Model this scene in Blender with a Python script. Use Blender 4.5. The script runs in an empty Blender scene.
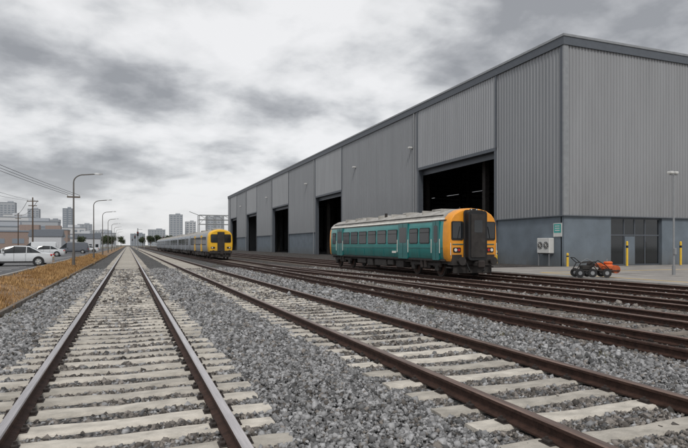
import bpy, math, random
import numpy as np
from mathutils import Vector, Matrix
random.seed(7); rng=np.random.default_rng(7)
scene=bpy.context.scene
scene.view_settings.view_transform='Standard'
scene.view_settings.look='None'
scene.view_settings.exposure=0
RT=0.20      # rail top
# ------------------------------------------------------------------ materials
def mat(name,col,rough=0.6,metal=0.0,var=0.15,scale=3.0,bump=0.0,bscale=40.0,stretch=(1,1,1),col2=None,island=0.0,spec=0.5,coat=0.0,dirt=None,dirt_z=(0,1),dirt_amt=.6,bdist=.02):
    m=bpy.data.materials.new(name); m.use_nodes=True
    nt=m.node_tree; N=nt.nodes; L=nt.links
    b=N['Principled BSDF']
    b.inputs['Roughness'].default_value=rough
    b.inputs['Metallic'].default_value=metal
    b.inputs['Specular IOR Level'].default_value=spec
    b.inputs['Coat Weight'].default_value=coat
    tc=N.new('ShaderNodeTexCoord'); mp=N.new('ShaderNodeMapping')
    mp.inputs['Scale'].default_value=stretch
    L.new(tc.outputs['Object'],mp.inputs['Vector'])
    n=N.new('ShaderNodeTexNoise'); n.inputs['Scale'].default_value=scale
    n.inputs['Detail'].default_value=7; n.inputs['Roughness'].default_value=0.62
    L.new(mp.outputs['Vector'],n.inputs['Vector'])
    r=N.new('ShaderNodeValToRGB')
    c1=[max(0,x*(1-var)) for x in col]; c2=[x*(1+var) for x in col] if col2 is None else list(col2)
    r.color_ramp.elements[0].position=0.32; r.color_ramp.elements[1].position=0.68
    r.color_ramp.elements[0].color=(*c1,1); r.color_ramp.elements[1].color=(*c2,1)
    L.new(n.outputs['Fac'],r.inputs['Fac'])
    out=r.outputs['Color']
    if dirt is not None:
        sp=N.new('ShaderNodeSeparateXYZ'); L.new(tc.outputs['Object'],sp.inputs[0])
        mr=N.new('ShaderNodeMapRange'); mr.inputs['From Min'].default_value=dirt_z[0]; mr.inputs['From Max'].default_value=dirt_z[1]
        mr.inputs['To Min'].default_value=1; mr.inputs['To Max'].default_value=0; L.new(sp.outputs['Z'],mr.inputs['Value'])
        n3=N.new('ShaderNodeTexNoise'); n3.inputs['Scale'].default_value=2.2; n3.inputs['Detail'].default_value=8
        mp3=N.new('ShaderNodeMapping'); mp3.inputs['Scale'].default_value=(2,2,.35); L.new(tc.outputs['Object'],mp3.inputs['Vector']); L.new(mp3.outputs['Vector'],n3.inputs['Vector'])
        mu=N.new('ShaderNodeMath'); mu.operation='MULTIPLY'; L.new(mr.outputs['Result'],mu.inputs[0]); L.new(n3.outputs['Fac'],mu.inputs[1])
        m2=N.new('ShaderNodeMath'); m2.operation='MULTIPLY'; m2.use_clamp=True; L.new(mu.outputs[0],m2.inputs[0]); m2.inputs[1].default_value=2*dirt_amt
        mx=N.new('ShaderNodeMixRGB'); L.new(m2.outputs[0],mx.inputs[0]); L.new(out,mx.inputs[1]); mx.inputs[2].default_value=(*dirt,1)
        out=mx.outputs[0]
    if island>0:
        g=N.new('ShaderNodeNewGeometry')
        mr=N.new('ShaderNodeMapRange')
        mr.inputs['To Min'].default_value=1-island; mr.inputs['To Max'].default_value=1+island
        L.new(g.outputs['Random Per Island'],mr.inputs['Value'])
        mx=N.new('ShaderNodeVectorMath'); mx.operation='SCALE'
        L.new(out,mx.inputs[0]); L.new(mr.outputs['Result'],mx.inputs['Scale'])
        out=mx.outputs['Vector']
    L.new(out,b.inputs['Base Color'])
    if bump>0:
        n2=N.new('ShaderNodeTexNoise'); n2.inputs['Scale'].default_value=bscale; n2.inputs['Detail'].default_value=6
        L.new(mp.outputs['Vector'],n2.inputs['Vector'])
        bp=N.new('ShaderNodeBump'); bp.inputs['Strength'].default_value=bump; bp.inputs['Distance'].default_value=bdist
        L.new(n2.outputs['Fac'],bp.inputs['Height']); L.new(bp.outputs['Normal'],b.inputs['Normal'])
    return m
def ballast_mat(name,dark,light,vs=19.0):
    m=bpy.data.materials.new(name); m.use_nodes=True
    nt=m.node_tree; N=nt.nodes; L=nt.links; b=N['Principled BSDF']; b.inputs['Roughness'].default_value=0.95
    b.inputs['Specular IOR Level'].default_value=0.2
    tc=N.new('ShaderNodeTexCoord')
    v=N.new('ShaderNodeTexVoronoi'); v.inputs['Scale'].default_value=vs
    L.new(tc.outputs['Object'],v.inputs['Vector'])
    r=N.new('ShaderNodeValToRGB'); L.new(v.outputs['Color'],r.inputs['Fac'])
    r.color_ramp.elements[0].position=0.1; r.color_ramp.elements[1].position=0.95
    r.color_ramp.elements[0].color=(*dark,1); r.color_ramp.elements[1].color=(*light,1)
    n=N.new('ShaderNodeTexNoise'); n.inputs['Scale'].default_value=0.45; n.inputs['Detail'].default_value=9; n.inputs['Roughness'].default_value=.65
    L.new(tc.outputs['Object'],n.inputs['Vector'])
    mr=N.new('ShaderNodeMapRange'); mr.inputs['From Min'].default_value=0.3; mr.inputs['From Max'].default_value=0.7
    mr.inputs['To Min'].default_value=0.55; mr.inputs['To Max'].default_value=1.25
    L.new(n.outputs['Fac'],mr.inputs['Value'])
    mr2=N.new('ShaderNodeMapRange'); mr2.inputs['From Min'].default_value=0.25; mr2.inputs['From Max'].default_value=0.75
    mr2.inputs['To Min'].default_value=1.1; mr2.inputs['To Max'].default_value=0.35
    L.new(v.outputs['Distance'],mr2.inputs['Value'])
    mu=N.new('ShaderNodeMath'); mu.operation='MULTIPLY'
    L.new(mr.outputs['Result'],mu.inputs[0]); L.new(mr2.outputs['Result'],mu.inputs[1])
    sc=N.new('ShaderNodeVectorMath'); sc.operation='SCALE'
    L.new(r.outputs['Color'],sc.inputs[0]); L.new(mu.outputs['Value'],sc.inputs['Scale'])
    L.new(sc.outputs['Vector'],b.inputs['Base Color'])
    bp=N.new('ShaderNodeBump'); bp.inputs['Strength'].default_value=1.0; bp.inputs['Distance'].default_value=0.05; bp.invert=True
    L.new(v.outputs['Distance'],bp.inputs['Height']); L.new(bp.outputs['Normal'],b.inputs['Normal'])
    return m
# ------------------------------------------------------------------ mesh builder
class MB:
    def __init__(s): s.v=[]; s.f=[]; s.m=[]; s.mats=[]
    def mi(s,m):
        if m not in s.mats: s.mats.append(m)
        return s.mats.index(m)
    def add(s,vs,fs,m):
        o=len(s.v); s.v+= [tuple(v) for v in vs]; k=s.mi(m)
        for f in fs: s.f.append(tuple(o+i for i in f)); s.m.append(k)
    def box(s,c,d,m,rz=0,bev=0.0):
        x,y,z=[q/2 for q in d]
        if bev>0:
            b=min(bev,x*.9,y*.9,z*.9)
            vs=[]
            idx={}
            for sx in(-1,1):
                for sy in(-1,1):
                    for sz in(-1,1):
                        for a in range(3):
                            p=[sx*(x-b),sy*(y-b),sz*(z-b)]
                            p[a]=(sx*x,sy*y,sz*z)[a]
                            idx[(sx,sy,sz,a)]=len(vs); vs.append(p)
            fs=[]
            for a in range(3):
                o=[i for i in range(3) if i!=a]
                for sg in(-1,1):
                    q=[]
                    for (p1,p2) in((-1,-1),(1,-1),(1,1),(-1,1)):
                        k=[0,0,0]; k[a]=sg; k[o[0]]=p1; k[o[1]]=p2
                        q.append(idx[(k[0],k[1],k[2],a)])
                    fs.append(q)
            for a in range(3):
                o=[i for i in range(3) if i!=a]
                for p1 in(-1,1):
                    for p2 in(-1,1):
                        k0=[0,0,0];k1=[0,0,0]; k0[a]=-1;k1[a]=1
                        for k in(k0,k1): k[o[0]]=p1;k[o[1]]=p2
                        fs.append([idx[(*k0,o[0])],idx[(*k1,o[0])],idx[(*k1,o[1])],idx[(*k0,o[1])]])
            for sx in(-1,1):
                for sy in(-1,1):
                    for sz in(-1,1): fs.append([idx[(sx,sy,sz,a)] for a in range(3)])
        else:
            vs=[(-x,-y,-z),(x,-y,-z),(x,y,-z),(-x,y,-z),(-x,-y,z),(x,-y,z),(x,y,z),(-x,y,z)]
            fs=[(0,3,2,1),(4,5,6,7),(0,1,5,4),(1,2,6,5),(2,3,7,6),(3,0,4,7)]
        ca,sa=math.cos(rz),math.sin(rz)
        vs=[(c[0]+p[0]*ca-p[1]*sa,c[1]+p[0]*sa+p[1]*ca,c[2]+p[2]) for p in vs]
        s.add(vs,fs,m)
    def bx(s,x0,x1,y0,y1,z0,z1,m,bev=0): s.box(((x0+x1)/2,(y0+y1)/2,(z0+z1)/2),(x1-x0,y1-y0,z1-z0),m,0,bev)
    def cyl(s,p0,p1,r,m,n=12,r1=None):
        p0=Vector(p0);p1=Vector(p1); r1=r if r1 is None else r1
        d=(p1-p0).normalized(); a=d.orthogonal().normalized(); b=d.cross(a)
        vs=[];
        for i in range(n):
            t=2*math.pi*i/n; q=a*math.cos(t)+b*math.sin(t)
            vs.append(p0+q*r); vs.append(p1+q*r1)
        fs=[(2*i,2*((i+1)%n),2*((i+1)%n)+1,2*i+1) for i in range(n)]
        fs.append([2*i for i in range(n)][::-1]); fs.append([2*i+1 for i in range(n)])
        s.add(vs,fs,m)
    def tube(s,pts,r,m,n=6):
        for a,b in zip(pts[:-1],pts[1:]): s.cyl(a,b,r,m,n)
    def rrect(s,axis,pos,th,ca,cz,w,h,r,m):
        pts=[]
        for (sx,sy,a0) in((1,1,0),(-1,1,90),(-1,-1,180),(1,-1,270)):
            for k in range(4):
                t=math.radians(a0+30*k)
                pts.append((ca+sx*(w/2-r)+r*math.cos(t),cz+sy*(h/2-r)+r*math.sin(t)))
        n=len(pts); vs=[]
        for q in(pos,pos+th):
            for(a,z) in pts: vs.append((q,a,z) if axis=='x' else (a,q,z))
        fs=[list(range(n)),list(range(n,2*n))]+[(i,(i+1)%n,n+(i+1)%n,n+i) for i in range(n)]
        s.add(vs,fs,m)
    def loft(s,secs,matf,cap0=None,cap1=None,closed=False):
        n=len(secs[0]); o=len(s.v)
        for q in secs: s.v+=[tuple(p) for p in q]
        rng_=n if closed else n-1
        for j in range(len(secs)-1):
            for i in range(rng_):
                s.f.append((o+j*n+i,o+j*n+(i+1)%n,o+(j+1)*n+(i+1)%n,o+(j+1)*n+i)); s.m.append(s.mi(matf(j,i)))
        if cap0: s.f.append(tuple(o+i for i in range(n))); s.m.append(s.mi(cap0))
        if cap1: s.f.append(tuple(o+(len(secs)-1)*n+i for i in range(n))); s.m.append(s.mi(cap1))
    def build(s,name,parent=None,loc=(0,0,0),rz=0,smooth=False,recalc=True):
        me=bpy.data.meshes.new(name); me.from_pydata(s.v,[],s.f)
        for m in s.mats: me.materials.append(m)
        me.polygons.foreach_set('material_index',s.m)
        if recalc:
            import bmesh
            bm=bmesh.new(); bm.from_mesh(me); bmesh.ops.recalc_face_normals(bm,faces=bm.faces); bm.to_mesh(me); bm.free()
        if smooth:
            me.polygons.foreach_set('use_smooth',[True]*len(me.polygons))
            try: me.set_sharp_from_angle(angle=math.radians(32))
            except Exception: pass
        me.update()
        o=bpy.data.objects.new(name,me); scene.collection.objects.link(o)
        o.location=loc; o.rotation_euler=(0,0,rz)
        if parent: o.parent=parent
        return o
def empty(name,loc=(0,0,0),rz=0):
    e=bpy.data.objects.new(name,None); scene.collection.objects.link(e); e.location=loc; e.rotation_euler=(0,0,rz); e.empty_display_size=.5
    return e
def sheet(name,x0,x1,y0,y1,z,m):
    b=MB(); b.add([(x0,y0,z),(x1,y0,z),(x1,y1,z),(x0,y1,z)],[(0,1,2,3)],m); return b.build(name)
# ------------------------------------------------------------------ material library
M_ground=mat('ground_soil',(0.16,0.15,0.12),0.95,var=.3,scale=.05)
M_bal=ballast_mat('ballast_grey',(0.06,0.059,0.058),(0.31,0.305,0.30))
M_bald=ballast_mat('ballast_dark',(0.05,0.045,0.041),(0.22,0.20,0.188))
M_stone=mat('ballast_stone',(0.24,0.239,0.241),0.9,var=.3,scale=9,island=.7,spec=.25)
M_stoneb=mat('ballast_stone_brown',(0.175,0.158,0.143),0.9,var=.3,scale=9,island=.65,spec=.25)
M_sleep=mat('sleeper_concrete',(0.50,0.465,0.41),0.9,var=.24,scale=4,bump=.5,bscale=45,island=.18,spec=.2,stretch=(1,1.6,1))
M_sleepd=mat('sleeper_dark',(0.17,0.148,0.128),0.9,var=.3,scale=5,island=.2,spec=.2)
M_rust=mat('rail_rust',(0.050,0.026,0.019),0.75,var=.45,scale=9,bump=.3,spec=.3)
M_shine=mat('rail_worn_top',(0.58,0.54,0.54),0.26,.95,var=.2,scale=4,stretch=(8,.4,1))
M_brown=mat('rail_brown_top',(0.27,0.19,0.16),0.34,.75,var=.35,scale=4,stretch=(8,.4,1))
M_clip=mat('clip_iron',(0.03,0.022,0.019),0.7,var=.3)
M_asph=mat('asphalt',(0.10,0.10,0.105),0.9,var=.25,scale=.8,bump=.3,bscale=60)
M_conc=mat('concrete_apron',(0.29,0.27,0.25),0.9,var=.25,scale=.6,bump=.2)
M_kerb=mat('kerb_concrete',(0.34,0.33,0.31),0.9,var=.2)
M_white=mat('road_paint_white',(0.7,0.7,0.68),0.7,var=.1)
M_yel=mat('yellow_paint',(0.75,0.48,0.04),0.5,var=.08)
M_grassg=mat('dry_grass_soil',(0.24,0.15,0.08),0.95,var=.4,scale=1.2,bump=.6)
M_grass=mat('dry_grass',(0.38,0.21,0.085),0.9,var=.3,scale=1.3,island=.45,spec=.1,col2=(.50,.33,.16))
M_clad=mat('cladding_grey',(0.265,0.275,0.29),0.5,.15,var=.07,scale=.9,stretch=(1,1,.12),dirt=(.17,.175,.18),dirt_z=(4,9),dirt_amt=.35)
M_cladb=mat('cladding_grey_light',(0.325,0.335,0.35),0.5,.15,var=.07,scale=.9,stretch=(1,1,.12),dirt=(.19,.195,.2),dirt_z=(4,9),dirt_amt=.3)
M_cladf=mat('cladding_grey_front_lit',(0.30,0.306,0.318),0.5,.15,var=.07,scale=.9,stretch=(1,1,.12),dirt=(.19,.19,.19),dirt_z=(4,9),dirt_amt=.3)  # same grey cladding, the front's brighter daylight put into its colour
M_trim=mat('roof_trim',(0.10,0.112,0.13),0.5,.2,var=.08)
M_plinth=mat('plinth_blue_grey',(0.145,0.175,0.205),0.75,var=.14,scale=.7,bump=.15,dirt=(.12,.12,.112),dirt_z=(0,1.6),dirt_amt=.6)
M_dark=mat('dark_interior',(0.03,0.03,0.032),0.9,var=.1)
M_steel=mat('galvanised_steel',(0.30,0.31,0.32),0.5,.5,var=.1)
M_glass=mat('dark_glass',(0.012,0.015,0.018),0.07,var=.1,spec=.7)
M_black=mat('black_rubber',(0.012,0.012,0.013),0.6,var=.2)
M_under=mat('underframe_grime',(0.032,0.028,0.026),0.8,var=.4,scale=3)
M_teal=mat('teal_paint',(0.014,0.245,0.235),0.33,var=.14,scale=1.2,coat=.3,stretch=(1,1,.5),dirt=(.06,.065,.055),dirt_z=(.75,1.7),dirt_amt=.5)
M_teald=mat('teal_paint_dark',(0.009,0.15,0.15),0.35,var=.1,coat=.3)
M_org=mat('orange_paint',(0.82,0.32,0.018),0.4,var=.1,coat=.2,dirt=(.25,.14,.05),dirt_z=(.75,1.6),dirt_amt=.5)
M_roof=mat('train_roof_grey',(0.36,0.345,0.32),0.7,var=.3,scale=1.5)
M_cream=mat('cream_stripe',(0.74,0.72,0.66),0.5,var=.12)
M_silver=mat('train_silver',(0.30,0.33,0.37),0.4,.3,var=.12)
M_yfront=mat('yellow_front',(0.82,0.46,0.02),0.4,var=.06,dirt=(.3,.19,.06),dirt_z=(.75,1.6),dirt_amt=.4)
M_car=mat('white_car_paint',(0.62,0.64,0.66),0.25,var=.03,coat=.6)
M_carb=mat('grey_car_paint',(0.10,0.11,0.13),0.25,var=.03,coat=.6)
M_red=mat('red_lens',(0.5,0.02,0.015),0.3)
M_lens=mat('clear_lens',(0.7,0.7,0.66),0.15)
M_sign=mat('sign_teal',(0.05,0.35,0.32),0.5)
M_box=mat('cabinet_white',(0.62,0.62,0.60),0.5,var=.06)
M_pole=mat('pole_painted',(0.13,0.12,0.11),0.6,var=.15)
M_wire=mat('wire_black',(0.02,0.02,0.02),0.6)
M_wood=mat('wood_pole',(0.10,0.07,0.05),0.9,var=.2)
# ------------------------------------------------------------------ ground
sheet('ground',-3000,3000,-200,5000,-0.02,M_ground)
sheet('ballast_bed',-3.0,8.0,-15,900,0.0,M_bal)
sheet('ballast_bed_dark',7.7,31.1,-15,700,0.004,M_bald)
b=MB(); ys=list(np.arange(-15,60,1.0))+list(np.arange(60,900,20.0)); xs=[-3.05,-3.5,-4.1,-4.7,-5.4]; zs=[0.02,.12,.2,.27,.30]
o=[]
for y in ys:
    for x,z in zip(xs,zs): o.append((x,y,z+(random.uniform(-.04,.04) if x not in(-3.05,-5.4) else 0)))
n=len(xs); fs=[(j*n+i,j*n+i+1,(j+1)*n+i+1,(j+1)*n+i) for j in range(len(ys)-1) for i in range(n-1)]
b.add(o,fs,M_grassg); b.build('grass_verge')
def npmesh(name,V,F,m):
    me=bpy.data.meshes.new(name); V=V.reshape(-1,3).astype(np.float32); nF=len(F)
    me.vertices.add(len(V)); me.vertices.foreach_set('co',V.ravel())
    me.loops.add(nF*3); me.loops.foreach_set('vertex_index',F.astype(np.int32).ravel())
    me.polygons.add(nF); me.polygons.foreach_set('loop_start',np.arange(0,nF*3,3,dtype=np.int32))
    me.materials.append(m); me.update(calc_edges=True); me.validate()
    o=bpy.data.objects.new(name,me); scene.collection.objects.link(o); return o
def blades(name,xx,yy,zz,h,w,m):
    NB=len(xx); a=rng.random(NB)*math.pi*2; lean=rng.normal(0,.05,(NB,2))
    V=np.zeros((NB,3,3)); V[:,0]=np.stack([xx-np.cos(a)*w,yy-np.sin(a)*w,zz],1); V[:,1]=np.stack([xx+np.cos(a)*w,yy+np.sin(a)*w,zz],1)
    V[:,2]=np.stack([xx+lean[:,0],yy+lean[:,1],zz+h],1)
    return npmesh(name,V,np.arange(NB*3).reshape(-1,3),m)
NB=70000
yy=4+rng.random(NB)**1.6*90; xx=-2.95-rng.random(NB)*2.4
patch=np.sin(xx*2.1+yy*.7)*np.sin(yy*.45+1.3*xx)+np.sin(yy*1.7-xx*3)*.5
k=rng.random(NB)<np.clip(.55+.45*patch,.12,1); xx,yy,patch=xx[k],yy[k],patch[k]; NB=len(xx)
zz=np.interp(-xx,[3.05,3.5,4.1,4.7,5.4],[0.0,.10,.18,.25,.28])
blades('dry_grass',xx,yy,zz,(.04+.10*rng.random(NB))*(1+yy/120)*(1+.5*np.clip(patch,0,1)),.007+.0004*yy,M_grass)
M_weed=mat('weed_leaves',(0.10,0.12,0.045),.9,var=.35,scale=2,island=.35,spec=.1,col2=(.26,.22,.10))
wx=[];wy=[]
for k in range(70):
    cx,cy=random.choice([-2.6,2.2,6.9,7.6,12.3,-2.8,21.0,21.0])+random.gauss(0,.25),5+random.random()**1.3*50
    nn=random.randint(12,40); wx+=list(np.random.default_rng(k).normal(cx,.07,nn)); wy+=list(np.random.default_rng(k+99).normal(cy,.08,nn))
wx=np.array(wx);wy=np.array(wy)
blades('weeds',wx,wy,np.zeros(len(wx)),.05+.11*rng.random(len(wx)),np.full(len(wx),.009),M_weed)
b=MB(); b.bx(-3.05,-2.95,-15,600,-.01,.13,M_sleepd); b.build('verge_edging_kerb')
b=MB(); b.bx(-70,-5.4,-15,260,-.01,.30,M_asph); b.bx(-5.55,-5.38,-15,260,0,.40,M_kerb); b.build('car_park_road')
b=MB()
for i in range(24): b.bx(-11,-6.6,20+i*2.7,20.1+i*2.7,.300,.306,M_white)
b.bx(-16.1,-16,0,250,.3,.306,M_white)
b.build('parking_markings')
b=MB(); b.bx(21.3,120,-15,33.9,-.01,.15,M_conc); b.bx(21.3,31.05,33.9,700,-.01,.146,M_bald)
b.bx(21.1,21.32,-15,36,-.01,.19,M_kerb)
b.build('concrete_apron')
b=MB(); b.bx(23,110,27.0,27.12,.15,.155,M_yel); b.bx(23,23.12,-15,27,.15,.155,M_yel); b.build('apron_markings')
b=MB()
for i in range(12): b.bx(21.4,31,-12+i*4,-11.98+i*4,.15,.1535,M_asph)
for x in(27,31,36,41,46,52): b.bx(x,x+.02,-12,33.8,.15,.1535,M_asph)
b.build('apron_joints')
# ------------------------------------------------------------------ tracks
def railprof(dx):
    return [(-.085,.04),(-.085,.058),(-.02,.075),(-.014,.085),(-.014,.145),(-.046,.158),(-.046,.188),(-.036,.2),(.036,.2),(.046,.188),(.046,.158),(.014,.145),(.014,.085),(.02,.075),(.085,.058),(.085,.04)]
def add_rail(b,path,top):
    secs=[]
    for k,(x,y) in enumerate(path):
        q=path[min(k+1,len(path)-1)]; p=path[max(k-1,0)]
        d=Vector((q[0]-p[0],q[1]-p[1])).normalized(); nx,ny=d.y,-d.x
        secs.append([(x+nx*u,y+ny*u,w) for u,w in railprof(0)])
    b.loft(secs,lambda j,i: top if i in(6,7,8) else M_rust,M_rust,M_rust)
G=0.96
def track(cx_f,y0,y1,top,sl,spacing,clip_to=45,curve=False,sl_to=250,pitchj=.03):
    b=MB()
    ys=[y0,y1] if not curve else list(np.linspace(y0,y1,60))
    for sgn in(-1,1):
        path=[(cx_f(y)+sgn*G,y) for y in ys]; add_rail(b,path,top)
    rails=b.build('rails')
    s=MB(); c=MB(); fp=[]
    y=y0
    while y<min(y1,sl_to):
        cx=cx_f(y)+random.uniform(-.03,.03); L=1.5+random.uniform(-.07,.05); w=.13+random.uniform(-.01,.01); rz=random.uniform(-.015,.015)
        yy=y+random.uniform(-pitchj,pitchj)
        if y<40:
            secs=[]; N=16
            for k in range(N+1):
                u=-L+2*L*k/N
                ww=w*(1+random.uniform(-.07,.07)) - (.018 if abs(u)<.5 else 0)
                if k in(0,N): ww*=.9
                zt=.042-.014*(1-min(1,abs(u)/.5))+random.uniform(-.004,.002)
                if abs(abs(u)-G)<.2: zt=.041
                yo=yy+u*rz+random.uniform(-.006,.006)
                secs.append([(cx+u,yo-ww-.03,-.05),(cx+u,yo-ww,zt-.022),(cx+u,yo-ww*.84,zt),(cx+u,yo+ww*.84,zt),(cx+u,yo+ww,zt-.022),(cx+u,yo+ww+.03,-.05)])
            s.loft(secs,lambda j,i:sl,sl,sl)
        else: s.box((cx,yy,0),(2*L,2*w,.08),sl)
        fp.append(yy)
        if 2<y<clip_to:
            for sg in(-1,1):
                rx=cx_f(y)+sg*G
                c.box((rx,yy,.045),(.30,.15,.012),M_clip)
                for q in(-1,1):
                    c.box((rx+q*.115,yy,.066),(.05,.10,.035),M_clip,bev=.008)
                    c.cyl((rx+q*.12,yy,.05),(rx+q*.12,yy,.105),.016,M_clip,6)
        y+=spacing
    so=s.build('sleepers'); co=c.build('rail_fastenings') if c.v else None
    root=empty('railway_track')
    for o_ in(rails,so,co):
        if o_: o_.parent=root
    return np.array(fp)
T1=-0.07; T2=4.54; T3=9.95; T4=15.85; T5=19.25
f1=track(lambda y:T1,-8,900,M_shine,M_sleep,.52,sl_to=700)
f2=track(lambda y:T2,-8,900,M_brown,M_sleep,.60,sl_to=700)
f3=track(lambda y:T3,-8,700,M_brown,M_sleepd,.62,clip_to=20)
f4=track(lambda y:T4,-8,600,M_brown,M_sleepd,.62,clip_to=20,sl_to=120)
f5=track(lambda y:T5,-8,500,M_brown,M_sleepd,.62,clip_to=15,sl_to=90)
def sc(y):
    t=min(1,max(0,(y-12)/36)); t=t*t*(3-2*t); return 12.9+(T3-12.9)*t
f6=track(sc,-8,47,M_brown,M_sleepd,.62,clip_to=15,curve=True)
b=MB(); add_rail(b,[(8.0,-8),(8.0,400)],M_rust)
for i in range(80): b.box((8.0,-6+i*2.4,.02),(.22,.18,.05),M_clip)
b.build('conductor_rail')
# ------------------------------------------------------------------ ballast stones
cv=np.array([(-1,-1,-1),(1,-1,-1),(1,1,-1),(-1,1,-1),(-1,-1,1),(1,-1,1),(1,1,1),(-1,1,1)])*.62
cf=np.array([(0,2,1),(0,3,2),(4,5,6),(4,6,7),(0,1,5),(0,5,4),(1,2,6),(1,6,5),(2,3,7),(2,7,6),(3,0,4),(3,4,7)])
P=[];S=[]
def scatter(r0,r1,dens,size,ymin=1.5):
    x0,x1=-2.9,min(21,r1)
    n=int((x1-x0)*(r1-ymin)*dens)
    x=rng.uniform(x0,x1,n); y=rng.uniform(ymin,r1,n); r=np.hypot(x,y)
    k=(r>=r0)&(r<r1)&(x<1.9*y+1)
    x,y=x[k],y[k]
    keep=np.ones(len(x),bool)
    for c,fy in((T1,f1),(T2,f2),(T3,f3),(T4,f4),(T5,f5)):
        i=np.clip(np.searchsorted(fy,y),1,len(fy)-1)
        d=np.minimum(abs(y-fy[i]),abs(y-fy[i-1]))
        ins=(abs(x-c)<1.46)&(d<.13+size*.25)&(rng.random(len(x))>.035)
        keep&=~ins
        for sg in(-1,1): keep&=~(abs(x-c-sg*G)<.09+size*.4)
    x,y=x[keep],y[keep]
    z=rng.uniform(-.5,.6,len(x))*size
    z+=.05*np.exp(-((x-2.2)/.5)**2)+.04*np.exp(-((x+2.2)/.4)**2)+.04*np.exp(-((x-7.0)/.5)**2)
    P.append(np.stack([x,y,z],1)); S.append(size*np.clip(rng.lognormal(-.05,.33,len(x)),.4,2.0))
scatter(0,9,1150,.0235); scatter(9,18,560,.031); scatter(18,44,150,.046,ymin=3)
P=np.concatenate(P);S=np.concatenate(S)
P[:,2]+=.018*np.sin(P[:,0]*2.3+np.sin(P[:,1]*.9))*np.sin(P[:,1]*1.3+P[:,0])
def stones(name,P,S,m):
    n=len(P); print(name,n)
    V=cv[None]*rng.uniform(.55,1.25,(n,1,3))+rng.uniform(-.27,.27,(n,8,3))
    q=rng.normal(size=(n,4)); q/=np.linalg.norm(q,axis=1)[:,None]; w_,x_,y_,z_=q.T
    R=np.stack([1-2*(y_**2+z_**2),2*(x_*y_-z_*w_),2*(x_*z_+y_*w_),2*(x_*y_+z_*w_),1-2*(x_**2+z_**2),2*(y_*z_-x_*w_),2*(x_*z_-y_*w_),2*(y_*z_+x_*w_),1-2*(x_**2+y_**2)],1).reshape(n,3,3)
    V=np.einsum('nij,nkj->nki',R,V)*S[:,None,None]+P[:,None,:]
    F=(cf[None]+8*np.arange(n)[:,None,None]).reshape(-1,3)
    npmesh(name,V,F,m)
dcen=np.min(np.abs(P[:,0][:,None]-np.array([T1,T2,T3,12.9,T4,T5])[None]),axis=1)
pb=np.where(dcen<1.3,.7,.10); pb=np.where(P[:,0]>7.7,np.maximum(pb,.6),pb)
br=rng.random(len(P))<pb
stones('ballast_gravel',P[~br],S[~br],M_stone); stones('ballast_gravel_stained',P[br],S[br],M_stoneb)
# ------------------------------------------------------------------ building
bld=empty('industrial_depot_building')
X0=31.2; Y0=34.0; Y1=188.0; ZT=17.9; ZC=4.1; X1=95.0
doors=[(42.5,57.0,10.6),(81.7,94.7,10.4),(112.7,126.6,10.4),(143.6,156.7,10.4),(172,182.8,10.4)]
def corr(b,axis,pos,a0,a1,z0,z1,m,out=-1,pitch=.38,dep=.055):
    pr=[]
    n=max(1,round((a1-a0)/pitch)); p=(a1-a0)/n
    for i in range(n):
        s=a0+i*p
        pr+= [(s,0),(s+p*.52,0),(s+p*.62,1),(s+p*.90,1)]
    pr.append((a1,0))
    vs=[]
    for (u,d) in pr:
        for z in(z0,z1):
            q=pos+out*dep*d
            vs.append((q,u,z) if axis=='x' else (u,q,z))
    fs=[(2*i,2*i+2,2*i+3,2*i+1) for i in range(len(pr)-1)]
    b.add(vs,fs,m)
w=MB()
prev=Y0
for k,(a,c,t) in enumerate(doors):
    corr(w,'x',X0,prev,a-.1,ZC,ZT-.6,M_clad)
    corr(w,'x',X0-.03,a-.1,c+.1,t,ZT-.6,M_cladb)
    prev=c+.1
corr(w,'x',X0,prev,Y1,ZC,ZT-.6,M_clad)
corr(w,'y',Y0,X0+.35,X1,ZC,ZT-.6,M_cladf,pitch=.32)
w.build('cladding',bld,recalc=False)
w=MB(); prev=Y0+.3
for (a,c,t) in doors:
    w.bx(X0+.06,X0+.40,prev,a-.15,0,ZC+.3,M_plinth)
    w.bx(X0-.10,X0+.5,a-.15,a+.15,0,t+.02,M_trim); w.bx(X0-.10,X0+.5,c-.15,c+.15,0,t+.02,M_trim)
    w.bx(X0-.12,X0+.5,a-.15,c+.15,t-.25,t+.05,M_trim)
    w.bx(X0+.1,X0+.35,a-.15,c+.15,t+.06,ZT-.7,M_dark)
    w.bx(X0+.52,X0+.62,a+.1,c-.1,t-.8,t-.2,M_trim)
    prev=c+.15
w.bx(X0+.06,X0+.40,prev,Y1,0,ZC+.3,M_plinth)
w.bx(X0+.06,36.0,Y0+.06,Y0+.40,0,ZC+.3,M_plinth); w.bx(41.6,X1,Y0+.06,Y0+.40,0,ZC+.3,M_plinth)
w.build('plinth_walls',bld)
w=MB(); prev=Y0+.4
for (a,c,t) in doors:
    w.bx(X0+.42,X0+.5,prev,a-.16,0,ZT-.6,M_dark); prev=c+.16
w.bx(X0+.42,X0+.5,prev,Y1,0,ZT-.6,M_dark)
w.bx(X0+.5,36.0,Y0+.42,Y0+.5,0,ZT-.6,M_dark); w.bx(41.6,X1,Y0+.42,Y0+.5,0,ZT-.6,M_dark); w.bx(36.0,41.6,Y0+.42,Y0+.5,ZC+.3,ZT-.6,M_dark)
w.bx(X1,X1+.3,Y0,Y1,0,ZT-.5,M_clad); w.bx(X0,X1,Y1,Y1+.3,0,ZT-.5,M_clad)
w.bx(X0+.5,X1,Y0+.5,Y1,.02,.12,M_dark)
for y in range(48,185,12):
    for x in(34,48,62): w.bx(x-.25,x+.25,y-.25,y+.25,.12,ZT-.7,M_under)
    w.bx(X0+.5,X1,y-.15,y+.15,14.5,15.1,M_under)
w.build('interior',bld)
w=MB()
w.bx(X0-.18,X0+.05,Y0-.18,Y1+.1,ZT-.75,ZT,M_trim)
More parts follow.
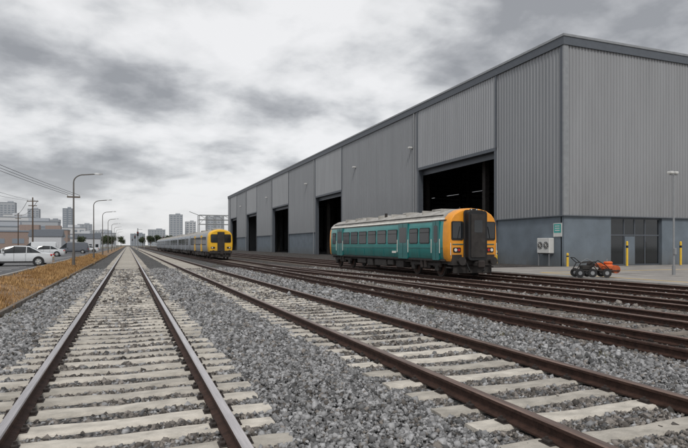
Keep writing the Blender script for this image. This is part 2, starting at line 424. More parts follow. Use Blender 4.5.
w.bx(X0+.05,X1,Y0-.18,Y0+.05,ZT-.75,ZT,M_trim)
w.bx(X0-.24,X0-.18,Y0-.24,Y1+.1,ZT-.12,ZT+.06,M_steel); w.bx(X0-.18,X1,Y0-.24,Y0-.18,ZT-.12,ZT+.06,M_steel)
w.bx(X0+.05,X1,Y0+.05,Y1,ZT-.45,ZT-.3,M_trim)
w.build('roof',bld)
w=MB()
w.bx(X0-.10,X0+.36,Y0-.10,Y0+.05,ZC,ZT-.75,M_steel); w.bx(X0-.10,X0-.002,Y0+.05,Y0+.30,ZC,ZT-.75,M_trim)
w.bx(X0-.12,X0+.05,Y0-.12,42.3,ZC-.08,ZC-.002,M_trim); w.bx(X0+.05,X1,Y0-.12,Y0+.05,ZC-.08,ZC-.002,M_trim)
for k,(a,c,t) in enumerate(doors):
    for y in(a-.12,c+.12): w.bx(X0-.13,X0-.085,y-.12,y+.12,t,ZT-.76,M_trim)
    nxt=doors[k+1][0]-.16 if k+1<len(doors) else Y1
    w.bx(X0-.12,X0+.05,c+.16,nxt,ZC-.08,ZC-.002,M_trim)
    w.cyl((X0-.16,c+.9,ZC-3.9),(X0-.16,c+.9,ZT-.8),.07,M_steel,8)
for y in(58.5,76,100,132,165):
    w.box((X0-.3,y,13.2),(.5,.35,.22),M_box,bev=.04); w.box((X0-.1,y,13.35),(.2,.1,.1),M_steel)
w.build('trims_and_downpipes',bld)
w=MB()
for x in(36.05,37.6,38.75,39.9,41.5): w.bx(x-.05,x+.05,Y0+.25,Y0+.35,0.15,ZC-.1,M_trim)
w.bx(36.1,41.5,Y0+.29,Y0+.31,.15,ZC-.1,M_glass)
for z in(2.6,ZC-.15,.2): w.bx(36.1,41.5,Y0+.24,Y0+.34,z-.05,z+.05,M_trim)
w.bx(36.0,41.6,Y0+.08,Y0+.4,ZC-.09,ZC+.28,M_trim)
w.bx(37.65,38.7,Y0+.20,Y0+.24,.16,2.5,M_plinth)
w.build('entrance_doors',bld)
b=MB(); ux=X0
b.bx(ux-.45,ux+.04,35.1,36.5,1.15,2.35,M_box,bev=.03)
for yc in(35.45,36.12):
    b.cyl((ux-.455,yc,1.78),(ux-.475,yc,1.78),.30,M_steel,20); b.cyl((ux-.476,yc,1.78),(ux-.485,yc,1.78),.24,M_under,20)
    for k in range(4):
        t=k*math.pi/4; b.cyl((ux-.49,yc-.25*math.cos(t),1.78-.25*math.sin(t)),(ux-.49,yc+.25*math.cos(t),1.78+.25*math.sin(t)),.012,M_box,5)
for yc in(35.2,36.4): b.bx(ux-.40,ux-.34,yc-.03,yc+.03,.15,1.15,M_steel); b.bx(ux-.4,ux+.05,yc-.03,yc+.03,1.09,1.149,M_steel)
b.build('air_conditioning_unit')
b=MB(); b.bx(ux,ux+.06,34.25,35.15,2.45,3.5,M_box); b.bx(ux-.006,ux-.001,34.31,35.09,2.75,3.44,M_sign)
for i in range(3): b.bx(ux-.012,ux-.007,34.45,34.95,2.9+.17*i,2.97+.17*i,M_box)
b.build('wall_sign')
def bollard(x,y,h=1.3):
    b=MB(); b.cyl((0,0,0),(0,0,h),.085,M_yel,14); b.cyl((0,0,h),(0,0,h+.05),.085,M_yel,14,.04); b.cyl((0,0,0),(0,0,.03),.14,M_steel,14)
    b.cyl((0,0,h*.75),(0,0,h*.85),.088,M_black,14)
    b.build('safety_bollard',loc=(x,y,.15),smooth=True)
for p in((36.1,32.6,1.9),(41.9,32.6,1.9),(31.0,33.4,1.0),(30.9,42.0,1.1),(30.9,57.6,1.1)): bollard(*p)
# ------------------------------------------------------------------ trains
half=[(1.30,.80),(1.40,1.0),(1.435,1.5),(1.44,2.0),(1.41,2.55),(1.37,2.78),(1.30,2.95),(1.12,3.15),(.80,3.32),(.40,3.41),(0,3.44)]
prof=[(-x,z) for x,z in half]+[(x,z) for x,z in half[::-1][1:]]
def sect(y,sx=1,sz=1):
    return [(x*sx,y,.8+(z-.8)*sz) for x,z in prof]
def bogie(b,yc):
    for dy in(-1.25,1.25):
        b.cyl((-1.02,yc+dy,.43),(1.02,yc+dy,.43),.08,M_under,8)
        for sg in(-1,1):
            b.cyl((sg*.91,yc+dy,.43),(sg*1.03,yc+dy,.43),.43,M_under,22); b.cyl((sg*1.031,yc+dy,.43),(sg*1.05,yc+dy,.43),.36,M_rust,22)
            b.box((sg*1.2,yc+dy,.43),(.2,.34,.30),M_under,bev=.04)
            b.cyl((sg*1.2,yc+dy-.28,.5),(sg*1.2,yc+dy-.28,.78),.08,M_clip,8); b.cyl((sg*1.2,yc+dy+.28,.5),(sg*1.2,yc+dy+.28,.78),.08,M_clip,8)
    for sg in(-1,1):
        b.box((sg*1.2,yc,.62),(.14,3.2,.16),M_under,bev=.03); b.box((sg*1.2,yc,.5),(.12,1.0,.26),M_under,bev=.05)
        b.cyl((sg*1.27,yc-.2,.45),(sg*1.27,yc-.2,.85),.12,M_clip,10); b.cyl((sg*1.27,yc+.2,.45),(sg*1.27,yc+.2,.85),.12,M_clip,10)
    b.box((0,yc,.62),(2.2,.5,.3),M_under)
def underframe(b,y0,L,seed):
    r=random.Random(seed)
    b.bx(-1.2,1.2,y0+.3,y0+L-.3,.66,.82,M_under)
    bogie(b,y0+2.6); bogie(b,y0+L-2.6)
    for sg in(-1,1):
        y=y0+5.0
        while y<y0+L-5.6:
            l=r.uniform(.7,1.7); hh=r.uniform(.3,.5)
            b.box((sg*(1.0+r.uniform(0,.12)),y+l/2,.72-hh/2),(.5,l,hh),M_under if r.random()<.75 else M_clip,bev=.04)
            y+=l+r.uniform(.1,.4)
        b.cyl((sg*1.28,y0+1,.76),(sg*1.28,y0+L-1,.76),.025,M_clip,6)
def buffers(b):
    b.bx(-1.25,1.25,-.05,.35,.62,.95,M_under)
    for sg in(-1,1):
        b.cyl((sg*.9,-.4,.82),(sg*.9,0,.82),.09,M_under,12); b.cyl((sg*.9,-.44,.82),(sg*.9,-.40,.82),.2,M_under,16)
        b.tube([(sg*.45,-.08,.75),(sg*.47,-.25,.55),(sg*.42,-.3,.38),(sg*.36,-.2,.3)],.03,M_black)
    b.box((0,-.35,.68),(.26,.6,.24),M_under,bev=.04); b.box((0,-.68,.68),(.36,.16,.36),M_clip,bev=.05)
    b.bx(-1.1,1.1,.05,.12,.22,.6,M_under); b.box((-1.15,.3,.5),(.2,.4,.06),M_under); b.box((1.15,.3,.5),(.2,.4,.06),M_under)
def teal_train(cx,y0,L):
    root=empty('passenger_train',(cx,y0,RT))
    b=MB()
    secs=[sect(0,.93,.965),sect(.06,.965,.985),sect(.22,.99,.995),sect(.5),sect(L-.5),sect(L-.2,.99,.99),sect(L,.94,.97)]
    n=len(prof)-1
    def mf(j,i):
        if j in(0,1,2): return M_org
        k=min(i,n-1-i)
        if k>=6: return M_roof
        if k==5: return M_cream
        return M_teal if j<4 else M_org
    b.loft(secs,mf,M_org,M_org)
    b.build('body_shell',root,smooth=True)
    b=MB()
    for sg in(-1,1):
        def win(yc,w,zc=2.08,h=.82,fr=M_black,g=M_glass,r=.09):
            b.rrect('x',sg*1.40,sg*.052,yc,zc,w,h,r,fr); b.rrect('x',sg*1.41,sg*.047,yc,zc,w-.09,h-.09,r*.8,g)
            b.bx(min(sg*1.455,sg*1.463),max(sg*1.455,sg*1.463),yc-w/2+.04,yc+w/2-.04,zc+h*.18,zc+h*.18+.03,fr)
        def door(yc,w):
            b.rrect('x',sg*1.38,sg*.072,yc,1.82,w,1.95,.05,M_teald); b.rrect('x',sg*1.40,sg*.059,yc,2.15,w-.3,.85,.08,M_glass)
            b.bx(min(sg*1.44,sg*1.458),max(sg*1.44,sg*1.458),yc-.008,yc+.008,.9,2.78,M_black)
            for q in(-1,1): b.cyl((sg*1.47,yc+q*(w/2+.08),1.2),(sg*1.47,yc+q*(w/2+.08),1.9),.018,M_cream,6)
        door(1.15,.66)
        win(2.3,1.05); win(3.5,.95)
        door(4.75,1.15)
        y=6.1
        while y<L-3.6:
            win(y,1.25); y+=1.48
        door(L-2.4,1.15); win(L-1.2,.7)
        b.bx(min(sg*1.40,sg*1.448),max(sg*1.40,sg*1.448),.5,L-.5,1.44,1.475,M_teald)
        b.bx(min(sg*1.30,sg*1.40),max(sg*1.30,sg*1.40),.4,L-.4,.80,.90,M_under)
        b.bx(min(sg*1.33,sg*1.40),max(sg*1.33,sg*1.40),.3,L-.3,2.80,2.85,M_under)
        for yy in np.arange(2.9,L-1,1.48): b.bx(min(sg*1.42,sg*1.441),max(sg*1.42,sg*1.441),yy,yy+.014,.95,1.42,M_teald)
        b.rrect('x',sg*1.40,sg*.046,5.9,1.2,.5,.12,.02,M_cream)
    b.build('windows_and_doors',root)
    b=MB()
    for sg in(-1,1):
        b.rrect('y',-.035,.05,sg*.93,2.30,.66,.92,.08,M_black); b.rrect('y',-.045,.05,sg*.93,2.32,.55,.78,.07,M_glass)
        b.cyl((sg*.93,-.06,1.92),(sg*.80,-.065,2.5),.012,M_black,5)
        b.rrect('y',-.04,.05,sg*.95,1.36,.42,.24,.06,M_black); b.cyl((sg*1.04,-.06,1.36),(sg*1.04,-.03,1.36),.08,M_lens,14); b.cyl((sg*.86,-.06,1.36),(sg*.86,-.03,1.36),.07,M_red,14)
        b.bx(min(sg*.6,sg*1.2),max(sg*.6,sg*1.2),-.03,.02,1.62,1.66,M_teald)
        b.cyl((sg*1.32,-.04,1.1),(sg*1.32,-.04,1.7),.016,M_cream,6)
        b.rrect('y',-.02,.03,sg*.95,1.02,.55,.22,.03,M_under)
    b.rrect('y',-.08,.2,0,2.07,1.16,2.5,.16,M_under)
    for k in range(5): b.rrect('y',-.14-.06*k,.045,0,2.06,1.06,2.40,.14,M_black); b.rrect('y',-.10-.06*k,.03,0,2.06,.98,2.32,.12,M_under)
    b.rrect('y',-.42,.05,0,2.05,.80,2.1,.05,M_under); b.rrect('y',-.43,.04,0,2.5,.46,.6,.05,M_glass)
    b.rrect('y',-.05,.06,0,3.33,.42,.0999,.03,M_black)
    b.cyl((-.15,-.06,3.33),(-.15,-.03,3.33),.04,M_lens,10); b.cyl((.15,-.06,3.33),(.15,-.03,3.33),.04,M_lens,10)
    b.rrect('y',L-.03,.06,-.93,2.3,.6,.85,.08,M_glass); b.rrect('y',L-.03,.06,.93,2.3,.6,.85,.08,M_glass); b.rrect('y',L-.05,.4,0,2.05,1.1,2.4,.12,M_black)
    buffers(b)
    b.build('cab_front',root,smooth=False)
    b=MB(); underframe(b,0,L,3); b.build('underframe_and_bogies',root)
    b=MB()
    for y in np.arange(1.4,L-1,1.9): b.bx(-1.0,1.0,y,y+.04,3.2,3.445,M_roof)
    for y in(3,6.5,10,13.5): b.box((0,y,3.47),(.7,.9,.10),M_roof,bev=.03)
    b.cyl((.5,2,3.3),(.5,2,3.6),.03,M_black,6); b.cyl((-.7,8.5,3.3),(-.7,8.5,3.58),.09,M_under,8)
    for sg in(-1,1): b.cyl((sg*1.22,.8,3.09),(sg*1.22,L-.8,3.09),.022,M_under,6)
    b.build('roof_equipment',root)
teal_train(15.85,23.4,17.2)
def grey_train(cx,y0,L,ncar):
    root=empty('multiple_unit_train',(cx,y0,RT))
    n=len(prof)-1
    for c in range(ncar):
        b=MB(); a=c*(L+.5)
        if c==0: secs=[sect(a,.90,.93),sect(a+.12,.95,.97),sect(a+.5,.99,.99),sect(a+.9),sect(a+L)]
        else: secs=[sect(a,.99,.99),sect(a+.1),sect(a+.2),sect(a+.3),sect(a+L)]
        def mf(j,i):
            k=min(i,n-1-i)
            if c==0 and j<3: return M_yfront
            if k>=6: return M_roof
            return M_silver
        b.loft(secs,mf,M_yfront if c==0 else M_under,M_under)
        for sg in(-1,1):
            b.rrect('x',sg*1.40,sg*.046,a+L/2+.6,2.08,L-3.0,.95,.05,M_under)
            y=a+2.6
            while y<a+L-1.2:
                b.rrect('x',sg*1.41,sg*.047,y,2.08,1.2,.78,.08,M_glass); y+=1.45
            for yd in(a+6.4,a+13.6): b.rrect('x',sg*1.38,sg*.085,yd,1.8,1.3,1.95,.05,M_yfront if c==0 else M_silver); b.rrect('x',sg*1.40,sg*.072,yd,2.1,1.0,.8,.06,M_glass)
        if c<ncar-1: b.bx(-.6,.6,a+L,a+L+.5,1,3.1,M_black)
        for y in(3,8,13): b.box((0,a+y,3.47),(1.2,1.8,.16),M_roof,bev=.04)
        underframe(b,a,L,c)
        b.build('carriage',root,smooth=True)
    b=MB()
    b.rrect('y',-.04,.05,0,2.35,2.3,.95,.14,M_black)
    for sg in(-1,1): b.rrect('y',-.05,.05,sg*.76,2.36,.68,.80,.1,M_glass); b.rrect('y',-.04,.05,sg*.9,1.3,.45,.2,.05,M_black); b.cyl((sg*.98,-.07,1.3),(sg*.98,-.03,1.3),.08,M_lens,12)
    b.rrect('y',-.10,.12,0,2.0,.8,2.2,.06,M_under)
    buffers(b); b.build('cab_front',root)
grey_train(9.95,65,20,6)
# ------------------------------------------------------------------ cars
def car(name,loc,rz,paint,L=4.5,W=1.78,H=1.45,van=False):
    root=empty(name,loc,rz)
    if van: st=[(0,.55,.9,0),(.03,.9,1.9,1),(.08,.95,1.98,2),(.70,.95,1.98,1),(.80,.95,1.6,1),(.92,.9,.98,0),(1,.6,.65,0)]
    else: st=[(0,.62,.70,0),(.03,.86,.92,0),(.15,.92,.97,0),(.22,.93,1.15,1),(.32,.93,H-.06,1),(.36,.93,H-.02,2),(.52,.92,H,2),(.545,.92,H,1),(.66,.91,H-.10,2),(.70,.90,H-.2,1),(.80,.89,.93,0),(.95,.78,.80,0),(.99,.62,.66,0),(1,.5,.55,0)]
    secs=[]
    for (t,belt,top,k) in st:
        x=-L/2+t*L; e=max(0,abs(t-.5)*2-.75)/.25; w=W/2*(1-.16*e*e); tw=w*.72 if top-belt>.15 else w*.86
        secs.append([(x,-w*.92,.22),(x,-w,.38),(x,-w*1.0,.62),(x,-w*.97,belt),(x,-tw-.03,top-.05),(x,-tw*.7,top),(x,tw*.7,top),(x,tw+.03,top-.05),(x,w*.97,belt),(x,w,.62),(x,w,.38),(x,w*.92,.22)])
    b=MB()
    def mf(j,i):
        a,c=st[j],st[j+1]
        cab=(a[2]-a[1]>.15 or c[2]-c[1]>.15)
        if i in(3,7) and cab and not van: return M_glass
        if i in(3,7) and van and j>=3: return M_glass
        if i==5 and cab and not van and j in(2,3,9,8): return M_glass
        if i==5 and van and j==4: return M_glass
        return paint
    b.loft(secs,mf,paint,paint,closed=True)
    b.build('body',root,smooth=True)
    b=MB()
    if not van:
        for t in(.36,.535,.70):
            x=-L/2+t*L
            for sg in(-1,1):
                b.cyl((x,sg*W/2*.965,.92),(x,sg*(W/2*.72+.035),H-.05 if t<.6 else H-.22),.03,paint if t!=.535 else M_black,6)
    for t in(.19,.80):
        x=-L/2+t*L
        for sg in(-1,1):
            b.cyl((x,sg*(W/2-.20),.33),(x,sg*(W/2+.012),.33),.37,M_black,24)
            b.cyl((x,sg*(W/2-.2),.32),(x,sg*(W/2+.02),.32),.31,M_black,24); b.cyl((x,sg*(W/2+.021),.32),(x,sg*(W/2+.03),.32),.20,M_steel,18)
            for k in range(5):
                q=k*2*math.pi/5; b.cyl((x,sg*(W/2+.035),.32),(x+.19*math.cos(q),sg*(W/2+.035),.32+.19*math.sin(q)),.022,M_lens,5)
    for sg in(-1,1):
        b.box((L/2-.12,sg*W/2*.72,.66),(.16,.34,.13),M_lens,bev=.03); b.box((-L/2+.06,sg*W/2*.72,.78),(.12,.32,.14),M_red,bev=.03)
        b.box((L*.17,sg*(W/2+.06),.98),(.12,.2,.13),paint,bev=.03)
        for t in(.37,.53): b.box((-L/2+t*L,sg*(W/2+.001),.6),(.012,.006,.55),M_black)
        b.box((0,sg*(W/2-.01),.30),(L*.5,.05,.1),M_black)
    b.box((L/2-.02,0,.42),(.05,1.1,.16),M_black,bev=.02); b.box((-L/2,0,.6),(.04,.5,.11),M_yel)
    b.build('wheels_and_fittings',root)
car('parked_car',(-7.35,46,.3),math.radians(180),M_car)
car('parked_car',(-12,75,.3),math.radians(178),M_carb)
car('parked_car',(-10,82,.3),math.radians(180),M_car)
car('parked_van',(-12.5,96,.3),math.radians(175),M_car,L=5,W=1.9,H=2,van=True)
car('parked_van',(-9,110,.3),math.radians(178),M_carb,L=5,W=1.9,H=2,van=True)
car('parked_car',(-8,128,.3),math.radians(180),M_car)
# ------------------------------------------------------------------ street lamps
def lamp(x,y,h=7.0,arm=1.9,cross=False):
    b=MB(); b.cyl((0,0,0),(0,0,1.1),.11,M_pole,12); b.cyl((0,0,1.1),(0,0,h-.7),.075,M_pole,12,.05)
    pts=[(0,0,h-.7)]
    for k in range(1,9):
        t=k/8*math.pi/2; pts.append((.7*(1-math.cos(t)),0,h-.7+.6*math.sin(t)))
    pts.append((arm-.45,0,h-.02)); b.tube(pts,.045,M_pole,8)
    secs=[]
    for (u,w,z0,z1) in((arm-.55,.05,-.04,.03),(arm-.4,.13,-.07,.07),(arm-.1,.15,-.08,.08),(arm+.12,.09,-.05,.05)):
        secs.append([(u,-w,h+z0+.03),(u,w,h+z0+.03),(u,w*.6,h+z1),(u,-w*.6,h+z1)])
    b.loft(secs,lambda j,i:M_lens if i==0 else M_steel,M_steel,M_steel,closed=True)
    if cross: b.box((0,0,5.2),(.9,.08,.1),M_wood); [b.cyl((q,0,5.25),(q,0,5.38),.035,M_box,6) for q in(-.4,0,.4)]
    b.build('street_lamp',loc=(x,y,.2),smooth=True)
for i,y in enumerate((46.5,72.9,98,125,152,180,210,245)): lamp(-3.8,y,cross=(i==0))
def upole(x,y,h,z=.3):
    b=MB(); b.cyl((0,0,0),(0,0,h),.13,M_wood,10,.09); b.box((0,0,h-.6),(1.6,.1,.12),M_wood); b.box((0,0,h-1.3),(1.2,.1,.12),M_wood)
    for q in(-.7,-.25,.25,.7): b.cyl((q,0,h-.54),(q,0,h-.38),.04,M_box,6)
    b.build('utility_pole',loc=(x,y,z))
upole(-12,16,8); upole(-14,100,9); upole(-24,150,9)
def wire(p,q,sag):
    return [tuple(np.array(p)*(1-t)+np.array(q)*t-np.array((0,0,sag*4*t*(1-t)))) for t in np.linspace(0,1,13)]
b=MB()
for dq in(-.4,.0,.4): b.tube(wire((-12+dq,16,7.9),(-3.8+dq,46.5,5.55),.3),.013,M_wire,4)
for dq in(-.7,.7): b.tube(wire((-12+dq,16,7.2),(-14+dq,100,8.8),.9),.016,M_wire,4); b.tube(wire((-14+dq,100,8.8),(-24+dq,150,8.8),.6),.03,M_wire,4)
b.build('overhead_wires')
b=MB(); b.cyl((0,0,0),(0,0,.5),.09,M_steel,12); b.cyl((0,0,.5),(0,0,5.5),.055,M_steel,12,.045)
b.box((0,0,5.52),(.55,.08,.06),M_steel)
for q in(-.25,.1): b.box((q,0,5.62),(.22,.3,.14),M_box,bev=.03)
b.box((0,-.08,1.3),(.16,.12,.35),M_steel,bev=.02)
b.build('floodlight_post',loc=(28.0,22.2,.15),smooth=True)
root=empty('track_maintenance_trolley',(21.9,21.6,.19),math.radians(-24))
b=MB()
for x in(-.95,-.35,.35):
    for y in(-.35,.35): b.cyl((x,y-.04,.22),(x,y+.04,.22),.22,M_black,18); b.cyl((x,y-.045,.22),(x,y+.045,.22),.1,M_steel,10)
    b.cyl((x,-.35,.22),(x,.35,.22),.03,M_steel,6)
for y in(-.3,.3): b.tube([(-1.15,y,.34),(1.0,y,.34)],.03,M_under); b.tube([(-1.1,y,.34),(-.9,y,.72),(-.2,y,.78),(.1,y,.36)],.025,M_under)
b.tube([(-.9,-.3,.72),(-1.2,-.25,.98),(-1.2,.25,.98),(-.9,.3,.72)],.022,M_black)
b.box((-.55,0,.48),(.5,.42,.24),M_under,bev=.05); b.cyl((-.3,-.2,.62),(-.3,.2,.62),.13,M_clip,12)
b.tube([(-.4,-.33,.6),(-.1,-.36,.85),(.3,-.33,.6),(.6,-.3,.3)],.022,M_black); b.tube([(-.8,.1,.7),(-.5,0,.92),(0,.1,.7),(.25,.1,.5)],.02,M_steel)
b.build('frame_and_wheels',root,smooth=True)
M_mach=mat('machine_orange',(0.66,0.12,0.02),.5,var=.3,dirt=(.08,.05,.04),dirt_z=(.2,.7),dirt_amt=.7)
b=MB(); b.box((.45,0,.5),(.62,.5,.3),M_mach,bev=.08); b.box((.55,0,.72),(.36,.34,.14),M_mach,bev=.05); b.cyl((.85,-.26,.4),(.85,.26,.4),.2,M_mach,16); b.cyl((.1,-.2,.6),(.1,.2,.6),.12,M_mach,12)
b.cyl((.45,-.1,.75),(.45,-.1,.92),.03,M_steel,8)
b.build('engine_housing',root,smooth=True)
b=MB(); b.box((0,0,.45),(.6,.45,.9),M_steel,bev=.03); b.box((0,0,.93),(.68,.52,.06),M_steel); b.box((0,-.228,.45),(.5,.006,.75),M_clip); b.build('trackside_cabinet',loc=(22.6,33,.15))
# ------------------------------------------------------------------ distant buildings
M_hz1=mat('hazed_concrete',(0.38,0.40,0.43),.8,var=.05); M_hz2=mat('hazed_glass',(0.22,0.25,0.29),.5,var=.05); M_hz3=mat('hazed_brick',(0.30,0.23,0.20),.9,var=.1); M_hz4=mat('hazed_white',(0.55,0.56,0.58),.8,var=.05)  # distance haze painted into these paler base colours
def tower(name,x,y,w,d,h,m,g=M_hz2,fl=3.4,rz=0):
    b=MB(); b.box((0,0,h/2),(w,d,h),m)
    nfl=int((h-2)/fl)
    nb=max(2,int(w/5))
    for k in range(nfl):
        z=2+k*fl+fl*.35
        for i in range(nb):
            xx=-w/2+w*(i+.5)/nb; b.box((xx,-d/2-.02,z),(w/nb*.62,.08,fl*.5),g)
        nd=max(2,int(d/5))
        for i in range(nd):
            yy=-d/2+d*(i+.5)/nd; b.box((w/2+.02,yy,z),(.08,d/nd*.62,fl*.5),g); b.box((-w/2-.02,yy,z),(.08,d/nd*.62,fl*.5),g)
    b.box((0,0,h+.2),(w+.4,d+.4,.5),g); b.box((w*.15,0,h+1.4),(w*.35,d*.35,2.4),m)
    b.build(name,loc=(x,y,0),rz=rz)
for t in((72,937,20,16,50,M_hz1),(97,960,16,16,40,M_hz4),(-90,1000,14,14,60,M_hz2,M_hz1),(-112,1010,20,16,42,M_hz1),
 (-170,980,20,16,66,M_hz1),(-196,1040,22,16,54,M_hz4),(-150,900,22,16,44,M_hz4),(-185,900,16,16,50,M_hz2,M_hz1),(-138,1000,16,16,58,M_hz1),(-215,1000,20,16,68,M_hz1),
 (128,900,26,18,46,M_hz1),(50,1100,30,18,30,M_hz1),(-50,1200,40,18,30,M_hz4),(20,1300,30,18,26,M_hz2,M_hz1),(-75,1150,24,18,40,M_hz1)): tower('tower_block',*t)
for t in((-62,255,26,14,8.5,M_hz4),(-60,420,34,16,17,M_hz1),(-46,520,26,16,16,M_hz4),(-22,640,20,14,14,M_hz1),(-86,520,30,16,24,M_hz4),(-60,330,26,14,11,M_hz1)): tower('office_building',*t)
for t in((-36,232,18,14,6.5,M_hz3),(-42,350,22,14,10,M_hz3),(-30,430,16,14,9,M_hz4)): tower('brick_warehouse',*t)
def house(x,y,w,d,h,m,rf):
    b=MB(); b.box((0,0,h/2),(w,d,h),m)
    b.add([(-w/2-.3,-d/2-.3,h),(w/2+.3,-d/2-.3,h),(w/2+.3,d/2+.3,h),(-w/2-.3,d/2+.3,h),(-w/2-.3,0,h+2.2),(w/2+.3,0,h+2.2)],[(0,1,5,4),(3,4,5,2),(0,4,3),(1,2,5),(0,3,2,1)],rf)
    for i in range(int(w/2.5)): 
        for z in([1.5,4.2] if h>5 else [1.5]): b.box((-w/2+1.3+i*2.5,-d/2-.02,z),(1.1,.08,1.3),M_glass)
    b.build('house',loc=(x,y,0))
house(-24,200,9,8,4.5,M_hz4,M_trim); house(-16,262,10,8,4.5,M_hz4,M_trim)
b=MB()
for x in(-14,-7,0,7,14):
    b.cyl((x,0,0),(x,0,28),.35,M_steel,6); b.cyl((x,10,0),(x,10,28),.35,M_steel,6)
for z in(20,24,28): b.cyl((-14,0,z),(14,0,z),.25,M_steel,6); b.cyl((-14,10,z),(14,10,z),.25,M_steel,6)
for i,x in enumerate((-14,-7,0,7)): b.cyl((x,0,20+4*(i%2)),(x+7,0,24+4*((i+1)%2)),.2,M_steel,6); b.cyl((x,0,28),(x+7,0,24),.2,M_steel,6)
b.cyl((-14,5,28),(-22,5,31),.25,M_steel,6); b.cyl((14,5,28),(17,5,35),.25,M_steel,6)
b.build('steel_gantry',loc=(72,500,0))
# ------------------------------------------------------------------ trees
M_leaf=mat('foliage',(0.07,0.085,0.05),.9,var=.4,scale=.6,island=.35,spec=.1)
def tree(x,y,h):
    root=empty('tree',(x,y,.1)); b=MB(); b.cyl((0,0,0),(0,0,h*.45),.025*h,M_wood,8,.014*h)
    cl=[]
    for k in range(7):
        t=random.uniform(0,6.28); r=random.uniform(.15,.3)*h; z=random.uniform(.5,.9)*h
        b.cyl((0,0,h*random.uniform(.3,.45)),(r*math.cos(t),r*math.sin(t),z),.012*h,M_wood,5,.004*h); cl.append((r*math.cos(t),r*math.sin(t),z))
    cl.append((0,0,h*.85)); b.build('trunk_and_limbs',root)
    cl=np.array(cl); n=1500; c=cl[rng.integers(0,len(cl),n)]; p=c+rng.normal(0,.085*h,(n,3)); s=.035*h
    V=p[:,None,:]+rng.normal(0,1,(n,3,3))*s
    o=npmesh('crown',V,np.arange(n*3).reshape(-1,3),M_leaf); o.parent=root
for (x,y,h) in((-15,205,4.5),(-15,300,6),(-11,330,6),(-30,215,5),(-9,380,7),(-13,420,8),(15,420,8),(22,460,9),(27,400,8),(12,520,9),(-6,560,9),(-52,240,6),(-21,330,7)): tree(x,y,h)
for (x,y) in((2.3,150),(2.3,210),(7.2,280),(2.3,330),(12.9,230)):
    b=MB(); b.cyl((0,0,0),(0,0,6),.11,M_steel,8); b.box((.5,0,5.7),(1.2,.08,.08),M_steel); b.box((0,-.2,4.6),(.45,.25,1.1),M_black,bev=.04); b.cyl((0,-.34,4.9),(0,-.32,4.9),.1,M_red,10); b.build('railway_signal',loc=(x,y,0))
# ------------------------------------------------------------------ world
wd=bpy.data.worlds.new('World'); scene.world=wd; wd.use_nodes=True
nt=wd.node_tree; N=nt.nodes; L=nt.links; N.clear()
out=N.new('ShaderNodeOutputWorld'); bg=N.new('ShaderNodeBackground'); bg.inputs['Strength'].default_value=0.1
sky=N.new('ShaderNodeTexSky'); sky.sky_type='NISHITA'; sky.sun_disc=False
SE=math.radians(48); SR=math.radians(200)
sky.sun_elevation=SE; sky.sun_rotation=SR
tc=N.new('ShaderNodeTexCoord'); sp=N.new('ShaderNodeSeparateXYZ'); L.new(tc.outputs['Generated'],sp.inputs[0])
def math_(op,a,b_=None,clamp=False):
    m=N.new('ShaderNodeMath'); m.operation=op; m.use_clamp=clamp
    for i,v in enumerate((a,b_)):
        if v is None: continue
        if isinstance(v,(int,float)): m.inputs[i].default_value=v
        else: L.new(v,m.inputs[i])
    return m.outputs[0]
zc=math_('MAXIMUM',sp.outputs['Z'],0.0); den=math_('ADD',zc,0.27)
u=math_('DIVIDE',sp.outputs['X'],den); v=math_('DIVIDE',sp.outputs['Y'],den)
cb=N.new('ShaderNodeCombineXYZ'); L.new(u,cb.inputs[0]); L.new(v,cb.inputs[1]); cb.inputs[2].default_value=1.3
def noise(scale,det,rough,dist):
    n=N.new('ShaderNodeTexNoise'); n.inputs['Scale'].default_value=scale; n.inputs['Detail'].default_value=det; n.inputs['Roughness'].default_value=rough; n.inputs['Distortion'].default_value=dist
    L.new(cb.outputs[0],n.inputs['Vector']); return n.outputs['Fac']
def bank(dx,dy,dz,p,amt):
    # a cloud bank (or a thinner patch) centred on one compass direction of the sky
    dt=N.new('ShaderNodeVectorMath'); dt.operation='DOT_PRODUCT'; L.new(tc.outputs['Generated'],dt.inputs[0]); vv=Vector((dx,dy,dz)).normalized(); dt.inputs[1].default_value=vv
    return math_('MULTIPLY',math_('POWER',math_('MAXIMUM',dt.outputs['Value'],0.0),p),amt)
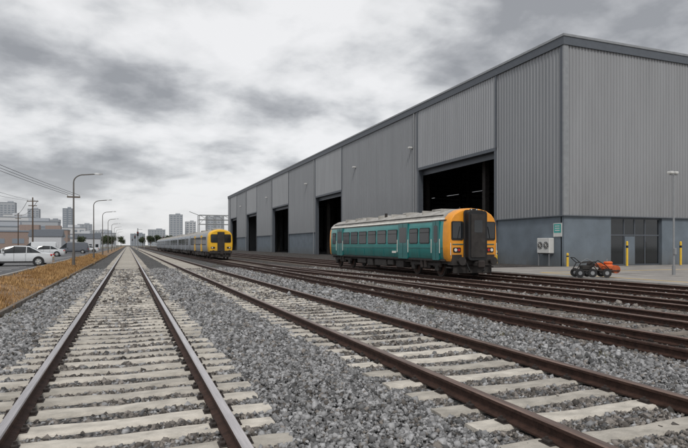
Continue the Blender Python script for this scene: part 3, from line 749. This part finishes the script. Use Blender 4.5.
nn=math_('ADD',math_('MULTIPLY',noise(1.5,10,.5,.1),.60),math_('MULTIPLY',noise(4.2,9,.52,.15),.40))
for q in((-.03,.98,.18,45,-.055),(-.2,.97,.25,60,-.02),(.27,.90,.36,40,.065),(.67,.66,.36,30,-.035),(.12,.98,.12,90,.02)):
    nn=math_('ADD',nn,bank(*q))
rp=N.new('ShaderNodeValToRGB'); L.new(nn,rp.inputs['Fac'])
e=rp.color_ramp.elements; e[0].position=.385; e[0].color=(3.3,3.4,3.6,1); e[1].position=.585; e[1].color=(9.0,9.0,9.1,1)
k=e.new(.44); k.color=(4.7,4.8,5.0,1); k=e.new(.49); k.color=(6.6,6.7,6.85,1); k=e.new(.53); k.color=(8.0,8.05,8.15,1)
hz=math_('SUBTRACT',1.0,math_('MULTIPLY',zc,7.5),True)
mxh=N.new('ShaderNodeMixRGB'); L.new(math_('MULTIPLY',hz,.75),mxh.inputs[0]); L.new(rp.outputs[0],mxh.inputs[1]); mxh.inputs[2].default_value=(7.6,7.6,7.7,1)
mx=N.new('ShaderNodeMixRGB'); mx.inputs[0].default_value=.94; L.new(sky.outputs[0],mx.inputs[1]); L.new(mxh.outputs[0],mx.inputs[2])
L.new(mx.outputs[0],bg.inputs['Color']); L.new(bg.outputs[0],out.inputs[0])
sun=bpy.data.lights.new('sun','SUN'); sun.energy=1.5; sun.angle=math.radians(10); sun.color=(1,.97,.92)
so=bpy.data.objects.new('sun',sun); scene.collection.objects.link(so)
d=Vector((math.sin(SR)*math.cos(SE),math.cos(SR)*math.cos(SE),math.sin(SE)))
so.rotation_euler=d.to_track_quat('Z','Y').to_euler()
# ------------------------------------------------------------------ camera
cd=bpy.data.cameras.new('camera'); cam=bpy.data.objects.new('camera',cd); scene.collection.objects.link(cam)
cd.sensor_width=36; cd.lens=560/688*36; cd.shift_y=21/688; cd.clip_start=.1; cd.clip_end=8000
cam.location=(0,0,1.8); cam.rotation_euler=(math.radians(90),0,-math.radians(21.1))
scene.camera=cam
